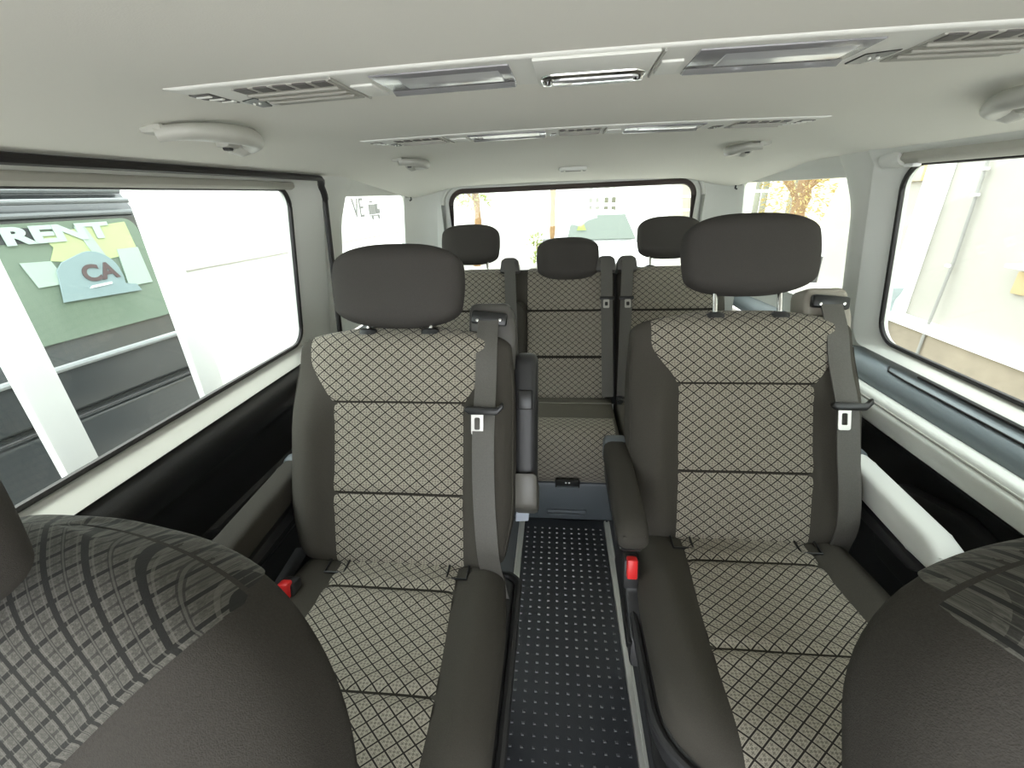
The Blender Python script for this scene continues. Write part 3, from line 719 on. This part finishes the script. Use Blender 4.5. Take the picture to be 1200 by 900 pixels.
# ------------------------------------------------------------------ ceiling consoles
def console(label, y0, half, els, rot=0.):
    yc = y0; t = thing('overhead_console', label, 'console', (0, yc, 1.33), rot, 'overhead consoles')
    zl = lambda x: zc(x, yc)-1.33
    # body: slim slab following the ceiling, pointed rounded ends
    V = []; F = []; n = 60; prof = [(-1, .0), (-.985, -.0016), (-.95, -.0028), (-.90, -.0030), (0, -.0035), (.90, -.0030), (.95, -.0032), (1, 0)]
    for i in range(n+1):
        x = -.478+.956*i/n; f = abs(x)/.478
        h0 = half; back = half*(1-.0*f) if f < .88 else half*(1-1.75*((f-.88)/.12)**2)
        for a, dz in prof:
            y = -h0+(a+1)/2*(h0+back); V.append((x, y, zl(x)+dz*(1 if f < .985 else .4)+.0))
        V.append((x, back, zl(x)+.02)); V.append((x, -h0, zl(x)+.02))
    k = len(prof)+2
    for i in range(n):
        for j in range(k): F.append((i*k+j, i*k+(j+1) % k, (i+1)*k+(j+1) % k, (i+1)*k+j))
    F += [tuple(range(k))[::-1], tuple(range(n*k, (n+1)*k))]
    mesh('console_body', V, F, TRIM, t, True, auto=40)
    def zat(x): return zl(x)-.0033
    for kind, xa, xb in els:
        xm = (xa+xb)/2; w = xb-xa; z = zat(xm); sl = (zl(xb)-zl(xa))/w; RM = Matrix.Translation((xm, 0, z)) @ Matrix.Rotation(-math.atan(sl), 4, 'Y')
        if kind == 'vent':
            b = B(); b.box((0, .004, 0), (w, half*1.62, .003), .001, M=RM); v = b.make('air_vent', TRIMD, t)
            nb = 5
            for i in range(nb):
                b = B(); b.box((-w/2+w*(i+.5)/nb, -half*.58, -.0012), (w/nb-.006, half*.34, .002), .0008, 1, M=RM); b.make('vent_opening', VENTD, v)
            for i in range(3):
                b = B(); b.box((0, -half*.2+half*.36*i, -.002), (w*.97, half*.28, .003), .001, 1, M=RM, rot=Matrix.Rotation(R(8), 4, 'X')); b.make('vent_slat', mat('slat_grey', (.48, .47, .43), .5) if i == 0 and False else TRIMD, v)
        elif kind == 'endvent':
            s_ = 1 if xm > 0 else -1
            b = B(); b.prism([(-w/2, -half*.6), (w/2, -half*.6), (w/2, half*.35), (0, half*.2), (-w/2, -half*.2)] if s_ < 0 else [(-w/2, -half*.6), (w/2, -half*.6), (w/2, -half*.2), (0, half*.2), (-w/2, half*.35)], 'z', -.001, .003, .001, 1, M=RM); v = b.make('end_vent', VENTD, t)
            for i in range(3):
                b = B(); b.box((s_*-.004*i, -half*.45+half*.27*i, -.0015), (w*.7, half*.1, .002), .001, 1, M=RM); b.make('vent_slat', TRIM, v)
        elif kind == 'lens':
            b = B(); b.box((0, -half*.05, 0), (w, half*1.35, .003), .001, M=RM); l = b.make('lamp_lens', LENSD, t)
            b = B(); b.prism([(-half*.55, -.001), (-half*.1, -.003), (half*.25, -.003), (half*.5, -.001)], 'x', -w*.33, w*.42, .001, 1, M=RM); b.make('lens_prism', mat('lens_prism', (.5, .51, .53), .15, spec=.8), l)
            b = B(); b.prism([(half*.45, -.0005), (half*.7, -.005), (half*.95, -.0005)], 'x', -w*.5, w*.49, .0006, 1, M=RM); b.make('lens_strip', LENS, l)
        elif kind == 'centre':
            b = B(); b.box((0, 0, -.001), (w, half*1.86, .003), .001, M=RM); c = b.make('centre_cover', TRIM, t)
            b = B(); b.prism(rrect(-w*.47, w*.47, half*.05, half*.95, half*.3), 'z', -.0045, 0, .0015, 2, M=RM); l = b.make('reading_lamp', CHROME, c)
            b = B(); b.prism(rrect(-w*.36, w*.42, half*.32, half*.9, half*.2), 'z', -.006, -.004, .0008, 2, M=RM); b.make('lamp_glass', LENS, l)
            for q in (-1, 1):
                b = B(); b.lathe([(0, -.008), (.005, -.0075), (.007, -.004)], (q*w*.41, half*.55, 0), 'z', 14, M=RM); b.make('lamp_switch', CHROME, l)
            b = B(); b.prism(rrect(-w*.3, w*.3, -half*.12, half*.08, half*.09), 'z', -.0022, -.001, .0004, 1, M=RM); b.make('finger_slot', VENTD, c)
        elif kind == 'switch':
            b = B(); b.box((0, half*.25, -.0005), (w, half*.9, .004), .0015, M=RM); b.make('rocker_switch', TRIM, t)
            b = B(); b.tube([RM @ Vector(p) for p in ((-w*.62, -half*.9, -.001), (-w*.7, half*.0, -.0015), (-w*.62, half*.95, -.001))], .0014, 6); b.make('panel_gap', TRIMD, t)
        elif kind == 'dial':
            b = B(); b.prism([(-w/2, half*.25), (w/2, half*.05), (w/2, half*.45), (w*.1, half*.95), (-w/2, half*.95)], 'z', -.001, .003, .001, 1, M=RM); d = b.make('vent_dial', WEBD, t)
            for q in (-.15, .15):
                b = B(); b.box((q*w, half*.45, -.002), (.003, .004, .003), .001, 1, M=RM); b.make('dial_knob', TRIM, d)
    return t
console('overhead console nearest the front, its reading lamp chrome framed', .562, .056,
        [('endvent', -.468, -.442), ('dial', -.437, -.412), ('vent', -.408, -.292), ('switch', -.283, -.256), ('lens', -.248, -.098), ('centre', -.073, .05), ('switch', .057, .08), ('lens', .088, .25), ('dial', .262, .29), ('vent', .295, .41), ('endvent', .44, .466)], R(-2.0))
console('overhead console farther back, above the rear bench knees', 1.085, .056,
        [('endvent', -.465, -.44), ('dial', -.436, -.412), ('vent', -.408, -.302), ('switch', -.288, -.25), ('lens', -.242, -.073), ('dial', -.066, -.050), ('vent', -.045, .044), ('switch', .058, .088), ('lens', .096, .255), ('dial', .28, .30), ('vent', .313, .416), ('endvent', .435, .462)], R(-1.5))

# grab handles
def grab(label, s, ya, yb, x):
    """folded grab handle: broad tapered near end, grip bowed towards the cabin centre, far end curling back to its hinge"""
    ym = (ya+yb)/2; z0 = zc(x, ym); Lh = yb-ya
    t = thing('grab_handle', label, 'handle', (s*x, ym, z0), 0, 'ceiling grab handles')
    def at(dx, dy, dz): return (-s*dx, dy, zc(x-dx, ym+dy)-z0-dz)          # dx: towards the cabin centre
    path = []; sc = []; n = 30
    for i in range(n+1):
        f = i/n; y = -Lh/2+Lh*f; dx = .062*math.sin(PI*min(1., f*1.02))**.75 if f < .99 else .006
        path.append(at(dx, y, .012+.006*math.sin(PI*f)))
        g = .55+1.05*sstep(f/.12)-.65*sstep((f-.12)/.4)+.25*sstep((f-.75)/.2)
        sc.append((g, .8+.35*math.sin(PI*f)))
    path += [at(-.008, Lh/2-.012, .012), at(-.012, Lh/2-.03, .010)]; sc += [(1.3, 1.1), (.9, .8)]
    b = B(); b.tube(path, (.0145, .012), 16, up=(0, 0, 1), scale=sc); b.make('grip', HANDLE, t, auto=60)
    b = B(); b.box(at(-.006, Lh/2-.045, .006), (.026, .034, .018), .006, 2); h = b.make('hinge_block', HANDLE, t)
    b = B(); b.box(at(-.004, Lh/2-.05, .0165), (.012, .014, .006), .002, 1); b.make('hinge_slot', DARK, h)
    b = B(); b.box(at(-.004, -Lh/2+.02, .004), (.034, .05, .012), .005, 2); b.make('foot_plate', HANDLE, t)
    return t
grab('grey ceiling grab handle above the sliding door window', -1, .63, .825, .597)
grab('grey ceiling grab handle above the fixed window, cut by the frame', 1, .63, .825, .615)
grab('small looking grab handle above the sliding door side quarter window', -1, 1.45, 1.62, .535)
grab('small looking grab handle above the fixed side quarter window', 1, 1.45, 1.62, .535)
# tailgate lamp on the headliner
t = thing('ceiling_lamp', 'small oblong lamp on the headliner above the tailgate window', 'lamp', (.015, 1.86, zc(0, 1.86)))
b = B(); b.prism(rrect(-.055, .055, -.022, .022, .02), 'z', -.010, .004, .003, 2); b.make('lamp_body', TRIM, t)
b = B(); b.prism(rrect(-.03, .03, -.012, .014, .006), 'z', -.013, -.008, .001, 1); b.make('lamp_cover', TRIMD, t)
for q in (-1, 1):
    b = B(); b.lathe([(0, -.013), (.006, -.0125), (.007, -.009)], (q*.042, 0, 0), 'z', 12); b.make('screw_cap', TRIMD, t)

# ------------------------------------------------------------------ outside
GZ = -.55
b = B(); b.box((0, 8, GZ-.1), (40, 40, .2)); struct(b.make('ground', ASPH, smooth=False), 'pale paved yard')
# dark van beside the sliding door, slightly turned
dv = thing('dark_van', 'dark van with green tinted window parked beside the white posts', 'van', (-2.0, .6, 0), R(-9.6))
b = B(); sec = [(-.02, -.30), (.0, .30), (.0, .46), (-.02, .475), (-.02, .495), (.0, .505), (.0, .66), (-.03, .75), (-.09, 1.19), (-.16, 1.30), (-.9, 1.34), (-1.5, 1.30), (-1.62, .7), (-1.62, -.30)]
b.prism(sec, 'y', -3.2, 1.27, .012, 2); b.make('body', CARBLK, dv)
b = B()
for z, r_ in ((1.285, .012), (1.245, .010), (1.20, .010)): b.tube([(-.085 if z < 1.25 else -.13, -3.1, z), (-.085 if z < 1.25 else -.13, 1.25, z)], (r_, r_), 8)
b.make('roof_rail', mat('rail_graphite', (.16, .17, .175), .35), dv)
b = B(); b.tube([(.004, -3.1, .675), (.004, 1.25, .675)], (.012, .012), 8); b.make('chrome_strip', mat('strip_bright', (.3, .32, .33), .35, metal=.3), dv)
b = B(); b.tube([(.004, -3.1, .485), (.004, 1.25, .485)], (.010, .006), 8); b.make('side_moulding', DARK, dv)
Tw = Matrix(((0, 0, 1, 0), (1, 0, 0, 0), (0, 1, 0, 0), (0, 0, 0, 1)))      # drawing (x right, y up) -> door side (y, z), facing +x
lean = math.atan(.06/.44)
Tg = Matrix.Translation((-.026, 0, .76)) @ Matrix.Rotation(-lean, 4, 'Y') @ Tw
b = B(); b.prism(rrect(.55, 1.235, 0.0, .42, .05), 'z', -.004, .004, .002, 1, M=Tg); gl = b.make('window_pane', GREENGL, dv)
b = B(); b.prism(rrect(-.75, .48, 0.0, .42, .05), 'z', -.004, .004, .002, 1, M=Tg); b.make('window_pane', GREENGL, dv)
b = B(); b.prism([(.74, .355), (.87, .352), (.885, .40), (.74, .415)], 'z', .005, .007, M=Tg); b.make('dark_band', CARBLK, gl)
b = B(); b.prism([(.875, .285), (.905, .33), (.885, .38), (1.19, .405), (1.19, .28), (1.0, .26)], 'z', .005, .008, M=Tg); b.make('yellow_reflection', YELG, gl)  # flat patches paint the reflections and greenery seen in the van glass
b = B(); b.prism([(1.02, .285), (1.06, .28), (1.035, .40), (.998, .397)], 'z', .009, .010, M=Tg); b.make('pale_reflection', PALEG, gl)
b = B(); b.prism([(1.09, .15), (1.19, .15), (1.195, .30), (1.11, .30)], 'z', .005, .010, M=Tg); b.make('pale_reflection', PALEG, gl)
b = B(); b.prism([(.80, .20), (.895, .20), (.875, .285), (.785, .29)], 'z', .006, .009, M=Tg); b.make('pale_reflection', PALEG, gl)
tomb = [(.845, .135), (1.13, .125), (1.12, .155), (1.08, .165), (1.085, .19)]+[(1.0+.085*math.cos(a), .215+.09*math.sin(a)) for a in [R(10+i*10) for i in range(11)]]+[(.90, .275), (.875, .25)]
b = B(); b.prism(tomb, 'z', .009, .014, .001, 1, M=Tg); sg = b.make('hire_sign', SIGNBLUE, gl)
text_mesh('CA', .085, TEXTRED, Tg @ Matrix.Translation((.945, .195, .016)), 'sign_letters', sg, .001, .003, 1.05)
b = B(); b.prism([(.945, .168), (1.03, .172), (1.03, .180), (.955, .177)], 'z', .015, .017, M=Tg); b.make('sign_line', WHITEP, sg)
text_mesh('RENT', .078, TEXTWHITE, Tg @ Matrix.Translation((.775, .352, .011)), 'window_letters', gl, .001, .004, 1.75)
# white posts
for y0, y1, lab in ((.905, 1.0, 'nearer white post outside the sliding door window'), (1.44, 1.55, 'white post in front of the dark van end')):
    t = thing('white_post', lab, 'post', (-1.465, (y0+y1)/2, GZ), 0, 'white posts')
    b = B(); b.box((0, 0, 1.5), (.03, y1-y0, 3.), .006); b.make('shaft', mat('post_white', (.72, .72, .70), .5), t)
    b = B(); b.box((0, 0, .01), (.12, y1-y0+.08, .02), .004); b.make('foot_plate', STEEL, t)
# white lettered van further back
wv = thing('white_van', 'big white box van with grey lettering seen through the rear side glass', 'van', (-2.4, 5.2, GZ))
b = B(); b.prism([(-.0, 2.55), (-.08, 2.65), (-1.9, 2.65), (-1.98, 2.55), (-1.98, .2), (0, .2)], 'y', -3.0, 3.6, .03, 2); bd = b.make('box_body', WHITEP, wv)
b = B(); b.tube([(.004, -2.98, 1.395), (.004, 1.6, 1.30)], .008, 6); b.make('side_line', TRIMD, bd)
for y in (-2.1, 2.4):
    b = B(); b.lathe([(0, .02), (.2, .03), (.22, .02), (.33, .02), (.35, -.02), (.35, -.2), (0, -.2)], (-.25, y, .35), 'x', 28); b.make('wheel', DARK, wv)
Tt = Matrix.Translation((.004, -.02, 1.575)) @ Tw
text_mesh('VE', .31, TEXTGREY, Tt @ Matrix.Translation((0, 0, 0)), 'van_letters', bd, .002, 0., .95)
b = B(); b.box((.58, .075, 0), (.22, .12, .004), .001, 1, M=Tt); b.prism([(.70, .02), (.83, .02), (.83, .08), (.78, .14), (.70, .14)], 'z', -.002, .002, M=Tt); b.box((.62, .0, 0), (.28, .012, .004), 0, M=Tt); b.box((.57, .165, 0), (.1, .02, .004), 0, M=Tt)
em = b.make('truck_emblem', TEXTGREY, bd, smooth=False)
b = B(); b.prism([(.755, .075), (.805, .075), (.775, .12), (.755, .12)], 'z', .003, .004, M=Tt); b.make('emblem_window', WHITEP, em, smooth=False)
for q in (.56, .77):
    b = B(); b.lathe([(0, .003), (.028, .003), (.03, 0)], (0, 0, 0), 'z', 16, M=Tt @ Matrix.Translation((q, -.02, .001))); b.make('emblem_wheel', TEXTGREY, em)
# pale building behind the dark van
def facade(name, label, c, size, rz=0., windows=(), m=WHITEW, base=None):
    t = thing(name, label, 'building', c, rz)
    b = B(); b.box((0, size[1]/2, size[2]/2), size); b.make('wall', m, t, smooth=False)
    if base: b = B(); b.box((0, -.03, base/2), (size[0], .06, base), .008); b.make('plinth', PLINTH, t); b = B(); b.box((0, -.04, base+.04), (size[0], .09, .08), .01); b.make('plinth_ledge', WHITEW, t)
    for x, z, w, h in windows:
        b = B(); b.box((x, -.02, z), (w, .05, h), .004); f = b.make('window', WHITEP, t)
        nx = 2
        for i in range(2):
            for j in range(2):
                b = B(); b.box((x-w/4+w/2*i, -.05, z-h/4+h/2*j), (w/2-.09, .02, h/2-.09), .003); b.make('pane', WINP, f)
    return t
WINP = mat('far_window_pane', (.16, .16, .12), .6, spec=.1)
facade('building', 'pale building glimpsed over the roof of the dark van', (-7.5, 2.0, GZ), (16, .6, 6), R(90), ((1.2, 2.4, 1.0, 1.4), (3.0, 2.4, 1., 1.4)))
# rear: white building
facade('building', 'white building with paned windows seen through the tailgate window', (-1.5, 13., GZ), (12.6, .6, 7), 0, ((2.49, 1.92, .36, .26), (2.92, 1.93, .40, .26), (2.49, 1.45, .36, .42), (2.92, 1.43, .40, .46)))
fe = thing('wall_grille', 'grey brick patch at the far wall behind the right rear headrest', 'grille', (3.28, 12.9, GZ+.9))
b = B(); b.box((0, 0, .5), (.55, .06, 1.5), .01); b.make('panel', mat('grey_stone', (.40, .37, .30), .9, var=.3, vscale=9), fe)
for k in range(4): b = B(); b.box((0, -.04, .0+.33*k), (.5, .03, .06), .008); b.make('course', TRIM, fe)
# white car behind
wc = thing('white_car', 'white car facing us behind the tailgate window', 'car', (.72, 8., GZ))
def car_loft(secs, name, m, parent):
    n = 14; V = []; F = []
    for y, w, zl, zh, r_ in secs:
        for j in range(n):
            a = 2*PI*j/n; c, s_ = math.cos(a), math.sin(a); e = .45
            V.append((w*math.copysign(abs(c)**e, c), y, (zl+zh)/2+(zh-zl)/2*math.copysign(abs(s_)**e, s_)))
    for i in range(len(secs)-1):
        for j in range(n): F.append((i*n+j, i*n+(j+1) % n, (i+1)*n+(j+1) % n, (i+1)*n+j))
    F += [tuple(range(n))[::-1], tuple(range((len(secs)-1)*n, len(secs)*n))]
    return mesh(name, V, F, m, parent, True, auto=60)
bd = car_loft([(-1.05, .62, .25, .72, 0), (-.95, .80, .2, .84, 0), (-.3, .84, .18, .97, 0), (.3, .85, .18, 1.0, 0), (2.6, .83, .2, 1.0, 0), (3.0, .75, .3, .9, 0)], 'body', WHITEP, wc)
car_loft([(-.12, .70, .9, 1.0, 0), (.25, .64, .9, 1.24, 0), (.62, .56, .9, 1.41, 0), (1.2, .55, .9, 1.44, 0), (2.2, .55, .9, 1.38, 0), (2.75, .6, .9, 1.05, 0)], 'cabin', WHITEP, wc)
b = B(); b.add([(-.58, -.115, 1.0), (.58, -.115, 1.0), (.47, .50, 1.36), (-.47, .50, 1.36), (-.58, -.10, .985), (.58, -.10, .985), (.47, .52, 1.345), (-.47, .52, 1.345)], [(0, 1, 2, 3), (7, 6, 5, 4), (0, 4, 5, 1), (1, 5, 6, 2), (2, 6, 7, 3), (3, 7, 4, 0)])
for v in b.V: v.y -= .06; v.z += .02
ws = b.make('windscreen', mat('screen_glass', (.12, .14, .125), .6, spec=.1), wc, smooth=False)
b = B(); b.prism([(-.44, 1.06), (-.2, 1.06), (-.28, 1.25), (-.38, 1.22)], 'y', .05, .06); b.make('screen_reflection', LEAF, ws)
for q in (-1, 1):
    b = B(); b.box((q*.92, .0, .98), (.16, .08, .11), .035, 3); b.make('side_mirror', mat('mirror_grey', (.15, .15, .15), .6), wc)
    b = B(); b.box((q*.58, -1.0, .66), (.3, .1, .13), .04, 3); b.make('headlamp', LENS, wc)
for y in (-.5, 2.1):
    for q in (-1, 1):
        b = B(); b.lathe([(0, .02), (.18, .02), (.3, .01), (.31, -.1), (.31, -.18), (0, -.18)], (0, 0, 0), 'x', 24, M=Matrix.Translation((q*.8, y, .31)) @ Matrix.Rotation(0 if q > 0 else PI, 4, 'Z')); b.make('wheel', DARK, wc)
# trees
def tree(name, label, loc, h, r0, kind, crown_z, crown_r, nl, lm, lsz=.10, bend=.1, group=None):
    t = thing(name, label, 'tree', loc, 0, group)
    path = []; n = 14
    for i in range(n+1):
        f = i/n; path.append((bend*math.sin(f*3.1), bend*.5*math.sin(f*5), h*f))
    b = B(); b.tube(path, r0, 9, up=(0, 1, 0), scale=[(1-.35*i/n+.14*math.sin(i*2.3),)*2 for i in range(n+1)]); b.make('trunk', BARK, t)
    b = B()
    for _ in range(nl):
        a = random.uniform(0, 2*PI); rr = crown_r*random.random()**.5; z = crown_z+random.uniform(-1, 1)*crown_r*.9
        p = Vector((rr*math.cos(a), rr*math.sin(a), z)); L_ = lsz*random.uniform(.6, 1.5)
        d = Vector((math.cos(a)+random.uniform(-.6, .6), math.sin(a)+random.uniform(-.6, .6), random.uniform(-.8, .5))).normalized()
        sd = d.cross(Vector((random.random(), random.random(), 1))).normalized()*L_*.16
        b.add([p, p+d*L_*.5+sd, p+d*L_, p+d*L_*.5-sd], [(0, 1, 2, 3)])
    b.make('foliage', lm, t, smooth=False)
    for i in range(4):
        a = i*1.7; b2 = B(); b2.tube([(0, 0, crown_z-.5*crown_r), (.25*math.cos(a)*crown_r, .2*math.sin(a), crown_z-.1), (.75*math.cos(a)*crown_r, .5*math.sin(a), crown_z+.35*crown_r)], r0*.28, 6, up=(0, 1, 0)); b2.make('branch', BARK, t)
    return t
tree('tree', 'slim tree with yellow green leaves behind the bench headrest nearest the sliding door', (-2.2, 12., GZ), 2.6, .10, 0, 1.9, .42, 260, LEAF, .16)
tree('tree', 'bare orange brown trunk standing beside the white car', (-.15, 11.6, GZ), 4.2, .075, 0, 4.2, .6, 200, LEAFY, .16, .03)
sh = thing('shrub', 'little green shrub at the foot of the bare trunk', 'shrub', (-.52, 11.5, GZ))
b = B()
for _ in range(150):
    p = Vector((random.gauss(0, .09), random.gauss(0, .09), random.uniform(.1, .8))); d = Vector((random.uniform(-1, 1), random.uniform(-1, 1), random.uniform(0, 1))).normalized()*.13; sd = d.cross(Vector((0, .3, 1))).normalized()*.025
    b.add([p, p+d*.5+sd, p+d, p+d*.5-sd], [(0, 1, 2, 3)])
b.make('foliage', LEAF, sh, smooth=False)
b = B(); b.tube([(0, 0, 0), (.01, 0, .4), (0, .01, .7)], .012, 6, up=(0, 1, 0)); b.make('stem', BARK, sh)
# right: cream house close by
hs = facade('building', 'cream rendered house wall with stone plinth outside the fixed window', (3.0, 1.2, GZ), (8.4, .5, 5.5), R(-90), (), CREAM, .62)
b = B(); b.box((-2.88, -.035, 2.9), (.20, .07, 4.4), .01); b.make('pilaster', WHITEW, hs)
b = B(); b.tube([(-2.52, -.03, 4.6), (-2.5, -.03, 1.95), (-2.47, -.03, 1.2), (-2.44, -.075, .6), (-2.43, -.085, .1)], .011, 8, up=(0, 1, 0)); b.make('cable_conduit', mat('conduit', (.25, .245, .23), .7), hs)
for z in (1.15, 1.65, 1.82): b = B(); b.box((-2.49, -.035, z), (.05, .03, .02), .004); b.make('conduit_clip', WHITEP, hs)
b = B(); b.box((-1.9, -.06, 1.23), (.16, .12, .025), .005); b.make('vent_hood', WHITEP, hs)
b = B(); b.box((-1.9, -.01, 1.12), (.15, .03, .14), .004); b.make('vent_patch', mat('ochre_patch', (.46, .36, .2), .9), hs)
b = B(); b.box((-3.2, -.02, 1.88), (.3, .04, .25), .004); b.make('cream_patch', mat('pale_ochre', (.70, .58, .33), .9), hs)
b = B(); b.prism([(-2.98, .92), (-2.80, .92), (-2.82, .86), (-2.86, .80), (-2.86, .15), (-2.95, .15), (-2.95, .80)], 'y', -.16, -.06, .012, 2); b.make('down_spout', mat('spout_blue_grey', (.36, .42, .43), .6, var=.3, vscale=20), hs)
# right: further house, tree and white van for the quarter window
facade('building', 'beige house with tall white framed windows seen through the fixed side quarter window', (6.9, 13., GZ), (14, .5, 6), R(-90), ((-3.6, 1.6, 1.1, 2.4), (-1.2, 1.6, 1.1, 2.4)), mat('beige_render', (.66, .58, .42), .9, var=.08, vscale=2))
tree('tree', 'thick orange trunk with yellow leaves seen through the fixed side quarter window', (5.6, 11.6, GZ), 3.4, .20, 0, 1.75, .75, 1100, LEAFY, .11, .12)
sv = thing('small_van', 'white van edge seen beside the fixed side pillar', 'van', (4.6, 7.4, GZ))
b = B(); b.prism([(-1.1, .3), (-1.1, 1.75), (-.9, 1.88), (.85, 1.88), (1.02, 1.55), (1.16, 1.15), (1.2, .9), (1.2, .3)], 'x', 0, 1.5, .05, 3); b.make('body', WHITEP, sv)
b = B(); b.box((-.01, .35, 1.32), (.02, .9, .42), .008); b.make('side_window', mat('van_glass', (.35, .40, .42), .1), sv)
for y in (-.7, .8): b = B(); b.lathe([(0, -.02), (.2, -.02), (.3, 0), (.3, .18), (0, .18)], (-.0, y, .3), 'x', 24); b.make('wheel', DARK, sv)

# ------------------------------------------------------------------ light
w = bpy.data.worlds.new('sky'); S.world = w; w.use_nodes = True
bg = w.node_tree.nodes['Background']; bg.inputs['Color'].default_value = (.93, .97, 1.0, 1); bg.inputs['Strength'].default_value = 3.6
su = bpy.data.lights.new('sun', 'SUN'); su.energy = 2.; su.angle = R(10); su.color = (1, .96, .88)
so = bpy.data.objects.new('sun', su); COL.objects.link(so); so.rotation_euler = (R(-22), R(-4), 0)

# ------------------------------------------------------------------ camera
yaw, pitch, roll = R(6.191), R(23.755), R(-2.078)
f = Vector((-math.sin(yaw)*math.cos(pitch), math.cos(yaw)*math.cos(pitch), -math.sin(pitch)))
r = Vector((math.cos(yaw), math.sin(yaw), 0)); u = r.cross(f)
r2 = r*math.cos(roll)+u*math.sin(roll); u2 = u*math.cos(roll)-r*math.sin(roll)
cam = bpy.data.cameras.new('camera'); cam.sensor_width = 36; cam.lens = 503.5/1200*36; cam.clip_start = .01; cam.clip_end = 100
co = bpy.data.objects.new('camera', cam); COL.objects.link(co)
co.matrix_world = Matrix(((r2.x, u2.x, -f.x, -.0501), (r2.y, u2.y, -f.y, 0), (r2.z, u2.z, -f.z, 1.2115), (0, 0, 0, 1)))
S.camera = co
vs = S.view_settings; vs.view_transform = 'Standard'; vs.look = 'None'; vs.gamma = 1; vs.exposure = 1.12; vs.use_curve_mapping = False
S.cycles.use_denoising = True; S.cycles.max_bounces = 10; S.cycles.diffuse_bounces = 6; S.cycles.sample_clamp_indirect = 6.
